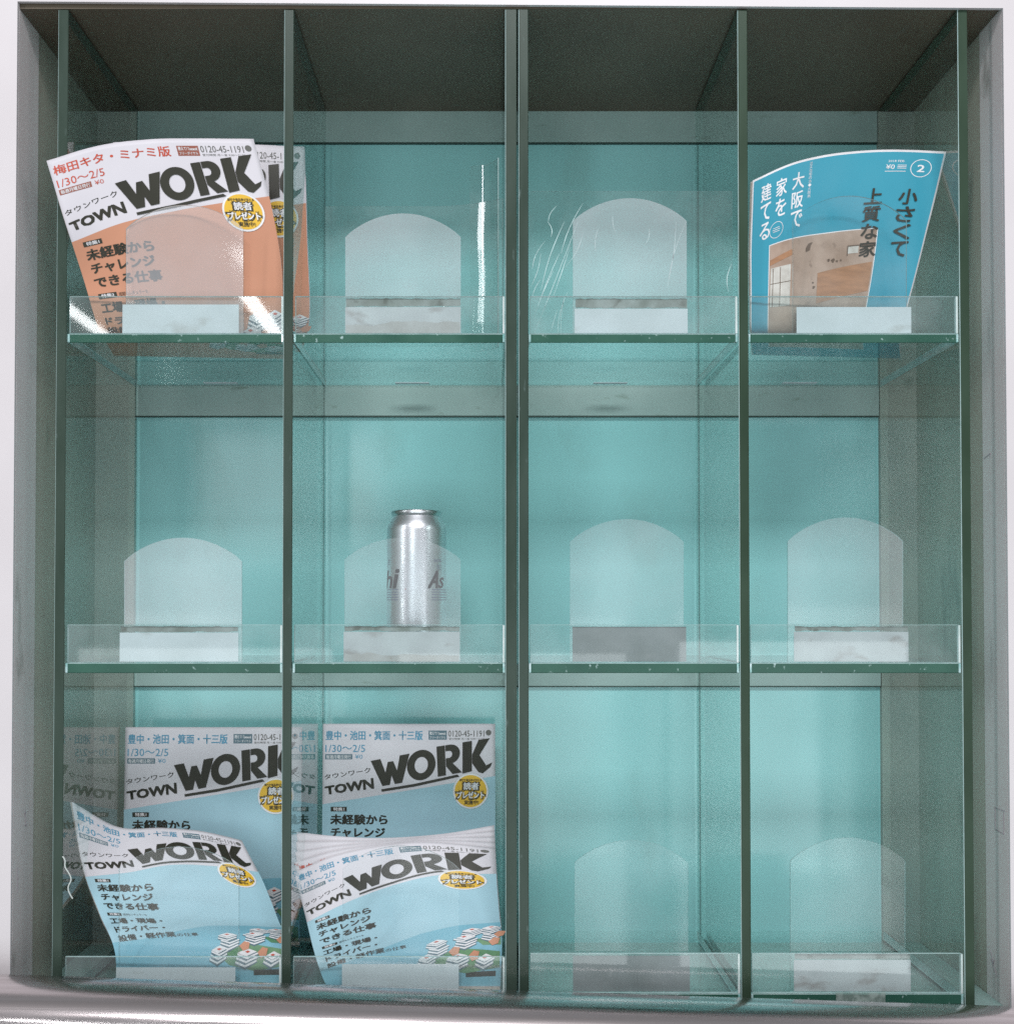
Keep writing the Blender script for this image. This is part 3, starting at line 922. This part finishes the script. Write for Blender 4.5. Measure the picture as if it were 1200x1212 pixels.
# -- M6 curled front magazine, bottom left
S, R = mk('magazine', 'curled light blue job magazine with raised left corner, front of bottom left cell', U5, [0, .42, .75, 1.1, 1.3],
    [[P(85, 949, .075), P(140, 979, .105), P(192, 980, .125), P(240, 984, .135), P(286, 995, .140)],
     [P(99, 1031, .066), P(150, 1033, .082), P(203, 1029, .092), P(258, 1036, .098), P(313, 1048, .102)],
     [P(117, 1080, .046), P(163, 1081, .056), P(216, 1082, .062), P(274, 1086, .066), P(330, 1091, .070)],
     [P(137, 1133, .020), P(184, 1127, .024), P(236, 1124, .027), P(290, 1122, .031), P(342, 1121, .035)],
     [lay(140, .014, 2, .001), lay(188, .015, 2, .001), lay(240, .016, 2, .001), lay(292, .018, 2, .001), lay(340, .020, 2, .001)]], 2)
magazine_body(S, R, M['paper'], th=.004)
town_cover(S, R, M['ltblue'], M['midblue'], '豊中・池田・箕面・十三版', M['ink_blue'], M['ink_slate'], M['ink_blue'])

# -- stack of bent magazines, second bottom cell
def bent(k, n=5):
    """k=0 the front one; later ones stand a step behind and higher"""
    y = .0052*k
    # top edge of the front one and of the rearmost one
    A = [(348, 1033), (393, 1014), (445, 1002), (505, 997), (586, 1004)]
    B = [(351, 985), (398, 990), (455, 992), (525, 987), (585, 977)]
    t = k/(n-1)
    top = [P(a[0]*(1-t)+b[0]*t, a[1]*(1-t)+b[1]*t, yy+y) for a, b, yy in zip(A, B, (.070, .078, .086, .090, .094))]
    r1 = [P(a, b-4*k, yy+y) for a, b, yy in ((362, 1087, .058), (408, 1069, .064), (460, 1055, .068), (518, 1046, .071), (588, 1047, .074))]
    r2 = [P(a, b-3*k, yy+y) for a, b, yy in ((371, 1124, .040), (420, 1108, .044), (472, 1096, .047), (530, 1086, .049), (591, 1084, .051))]
    r3 = [P(a, b-1*k, yy+y) for a, b, yy in ((382, 1158, .020), (430, 1146, .022), (480, 1137, .024), (538, 1128, .026), (594, 1122, .028))]
    r4 = [lay(x, .016+y, 2, .001) for x in (390, 436, 488, 542, 592)]
    return [top, r1, r2, r3, r4]
order = ['rearmost', 'fourth', 'third', 'second']
for k in (4, 3, 2, 1):
    S, R = mk('magazine', 'bent magazine in the bottom stack, %s counted from the front, only its page edges showing' % ({4: 'fifth', 3: 'fourth', 2: 'third', 1: 'second'}[k]),
              U5, [0, .42, .75, 1.1, 1.3], bent(k), 2)
    magazine_body(S, R, M['paper'], th=.0042)
    if k == 1:
        cover_part('region_line', Print().text('豊中・池田・箕面・十三版', zr(185, 238, 505, 268), .022), S, .0002, M['ink_red'], R)
S, R = mk('magazine', 'bent light blue job magazine at the front of the thick bottom stack', U5, [0, .42, .75, 1.1, 1.3], bent(0), 2)
magazine_body(S, R, M['paper'], th=.0042)
town_cover(S, R, M['ltblue'], M['midblue'], '豊中・池田・箕面・十三版', M['ink_blue'], M['ink_slate'], M['ink_blue'])

# ---------------------------------------------------------------- drink can
cy_ = .126
cx_ = P(493, 700, cy_).x
cz = SH[1][0]+.0003
can = empty('drink_can', (cx_, cy_, cz), 'tall silver drink can standing on the middle shelf behind an arched plate', 'can')
def lathe(name, prof, mat, parent, seg=64):
    bm = bmesh.new()
    rings = []
    for r_, z_ in prof:
        if r_ < 1e-6:
            rings.append([bm.verts.new((cx_, cy_, cz+z_))])
        else:
            rings.append([bm.verts.new((cx_+r_*math.cos(2*math.pi*i/seg), cy_+r_*math.sin(2*math.pi*i/seg), cz+z_*.975)) for i in range(seg)])
    for a, b in zip(rings, rings[1:]):
        for i in range(seg):
            j = (i+1) % seg
            if len(a) == 1: f = bm.faces.new((a[0], b[j], b[i]))
            elif len(b) == 1: f = bm.faces.new((a[i], a[j], b[0]))
            else: f = bm.faces.new((a[i], a[j], b[j], b[i]))
            f.smooth = True
    bmesh.ops.recalc_face_normals(bm, faces=bm.faces[:])
    me = bpy.data.meshes.new(name); bm.to_mesh(me); bm.free()
    return link(name, me, mat, parent)
RC = .0331
lathe('can_body', [(0, .004), (.020, .002), (.0245, 0), (.0262, .001), (.0290, .006), (.0320, .011), (RC, .0155), (RC, .05), (RC, .10), (RC, .145), (.0328, .1485), (.0315, .1525), (.0292, .1570), (.0275, .1605), (.0268, .1620)], M['can'], can)
lathe('can_rim', [(.0266, .1618), (.0272, .1628), (.0280, .1642), (.0284, .1662), (.0282, .1676), (.0276, .1681), (.0268, .1676), (.0262, .1655), (.0250, .1620), (.0240, .1612), (.0, .1618)], M['can_lid'], can)
def wrap(name, pr, mat, lift=.00012):
    """print coordinates: x metres round the can from the front, y metres above the base (down negative handled by caller)"""
    bm = bmesh.new()
    V = np.concatenate(pr.v)
    vs = [bm.verts.new((a, b, 0)) for a, b in V]
    for f in pr.f: bm.faces.new([vs[i] for i in f])
    k = math.ceil(V[:, 0].min()/.0015)
    while k*.0015 < V[:, 0].max():
        bmesh.ops.bisect_plane(bm, geom=bm.verts[:]+bm.edges[:]+bm.faces[:], plane_co=(k*.0015, 0, 0), plane_no=(1, 0, 0), dist=1e-8)
        k += 1
    for v in bm.verts:
        a = v.co.x/RC; h = v.co.y
        v.co = (cx_+(RC+lift)*math.sin(a), cy_-(RC+lift)*math.cos(a), cz+h)
    me = bpy.data.meshes.new(name); bm.to_mesh(me); bm.free()
    return link(name, me, mat, can)
def italic(x0, x1, z0, z1, sh=.004): return [(x0+sh, z1), (x1+sh, z1), (x1, z0), (x0, z0)]
pr = Print()
pr.text('h', italic(-.046, -.031, .078, .097, .005), .03).text('i', italic(-.0275, -.0235, .078, .098, .005), .05)
pr.text('A', italic(.0150, .0270, .078, .0965, .006), .04).text('s', italic(.0285, .0370, .078, .0895, .003), .03)
wrap('brand_name', pr, M['can_ink'])
pr = Print()
for c0 in (-.054, .0195):
    for j in range(5):
        z_ = .0765-j*.0028
        pr.poly([(c0, z_), (c0, z_-.0009), (c0+.034, z_-.0009), (c0+.034, z_)])
pr.text('生', italic(-.0385, -.034, .104, .110, 0)).text('BEER', italic(.0225, .034, .1065, .1095, 0)).text('辛口', italic(.026, .033, .0975, .104, 0))
wrap('printed_lines', pr, M['can_blue'])
wrap('red_mark', Print().circle(-.0105, .0765, .0006, 8), M['ink_red'])

# ---------------------------------------------------------------- small bits
def ribbon(name, pts, r_, mat, label, cat):
    c = bpy.data.curves.new(name, 'CURVE'); c.dimensions = '3D'; c.bevel_depth = r_; c.bevel_resolution = 1
    s_ = c.splines.new('NURBS'); s_.points.add(len(pts)-1); s_.use_endpoint_u = True; s_.order_u = 3
    for p_, q_ in zip(s_.points, pts): p_.co = (*q_, 1)
    o = bpy.data.objects.new('t', c); COL.objects.link(o)
    dg = bpy.context.evaluated_depsgraph_get(); dg.update()
    me = bpy.data.meshes.new_from_object(o.evaluated_get(dg)); bpy.data.objects.remove(o)
    me.materials.clear()
    return tag(link(name, me, mat), label, cat)
ribbon('paper_shred', [P(a, b, -.0012) for a, b in ((74, 1014), (78, 1018), (76, 1026), (82, 1034), (85, 1042), (80, 1050), (82, 1058), (86, 1064))], .0007, M['shred'],
       'thin torn white fibre stuck to the leftmost glass divider near the bottom', 'paper shred')

def pencil():
    bm = bmesh.new()
    def seg(side, a, b):
        # a, b: (depth, photo y) on the jamb's inner face
        (y0, p0), (y1, p1) = a, b
        x0 = xl if side == 0 else xr
        sgn = 1 if side == 0 else -1
        z0, z1 = Z(p0), Z(p1)
        d = Vector((0, y1-y0, z1-z0)).normalized()*.0004
        n_ = Vector((0, -d.z, d.y))
        c = [Vector((x0, y0, z0))+n_, Vector((x0, y1, z1))+n_, Vector((x0, y1, z1))-n_, Vector((x0, y0, z0))-n_]
        vs = [bm.verts.new((v.x+sgn*k, v.y, v.z)) for k in (.00015, .0004) for v in c]
        for f in ((0, 1, 2, 3), (7, 6, 5, 4), (0, 4, 5, 1), (1, 5, 6, 2), (2, 6, 7, 3), (3, 7, 4, 0)):
            bm.faces.new([vs[i] for i in f])
    for a, b in (((.006, 962), (.030, 962)), ((.030, 962), (.030, 988)), ((.030, 988), (.010, 990)), ((.010, 990), (.010, 964)),
                 ((.044, 1140), (.036, 1154)), ((.036, 1154), (.042, 1150)), ((.042, 1150), (.030, 1166)), ((.034, 1148), (.038, 1158)),
                 ((.050, 535), (.034, 531)), ((.034, 531), (.036, 536))):
        seg(1, a, b)
    for a, b in (((.030, 965), (.034, 985)), ((.034, 985), (.029, 983)), ((.029, 970), (.034, 968)), ((.012, 1030), (.013, 1060))):
        seg(0, a, b)
    bmesh.ops.recalc_face_normals(bm, faces=bm.faces[:])
    me = bpy.data.meshes.new('m'); bm.to_mesh(me); bm.free()
    return me
tag(link('pencil_marks', pencil(), M['pencil'], cab), kind='stuff')
# torn paper left along the foot of two soiled cards
for (rr, a, b) in ((0, 408, 544), (1, 407, 543)):
    hs = [o for o in bpy.data.objects if o.get('category') == 'card holder' and abs(o.location.x-X((a+b)/2)) < .01 and abs(o.location.z-SH[rr][0]) < .01]
    bm = bmesh.new()
    n = 36
    xs = np.linspace(X(a), X(b), n)
    hh = .009
    up = []
    for i, x in enumerate(xs):
        hh += rnd.uniform(-.0011, .0011); hh = min(max(hh, .006), .013)
        up.append(hh)
    z0_ = SH[rr][0]+.0014
    v0 = [bm.verts.new((x, SY0+.00350, z0_)) for x in xs]; v1 = [bm.verts.new((x, SY0+.00350, z0_+h_)) for x, h_ in zip(xs, up)]
    for i in range(n-1): bm.faces.new((v0[i], v0[i+1], v1[i+1], v1[i]))
    me = bpy.data.meshes.new('torn'); bm.to_mesh(me); bm.free()
    link('torn_paper', me, M['torn'], hs[0])
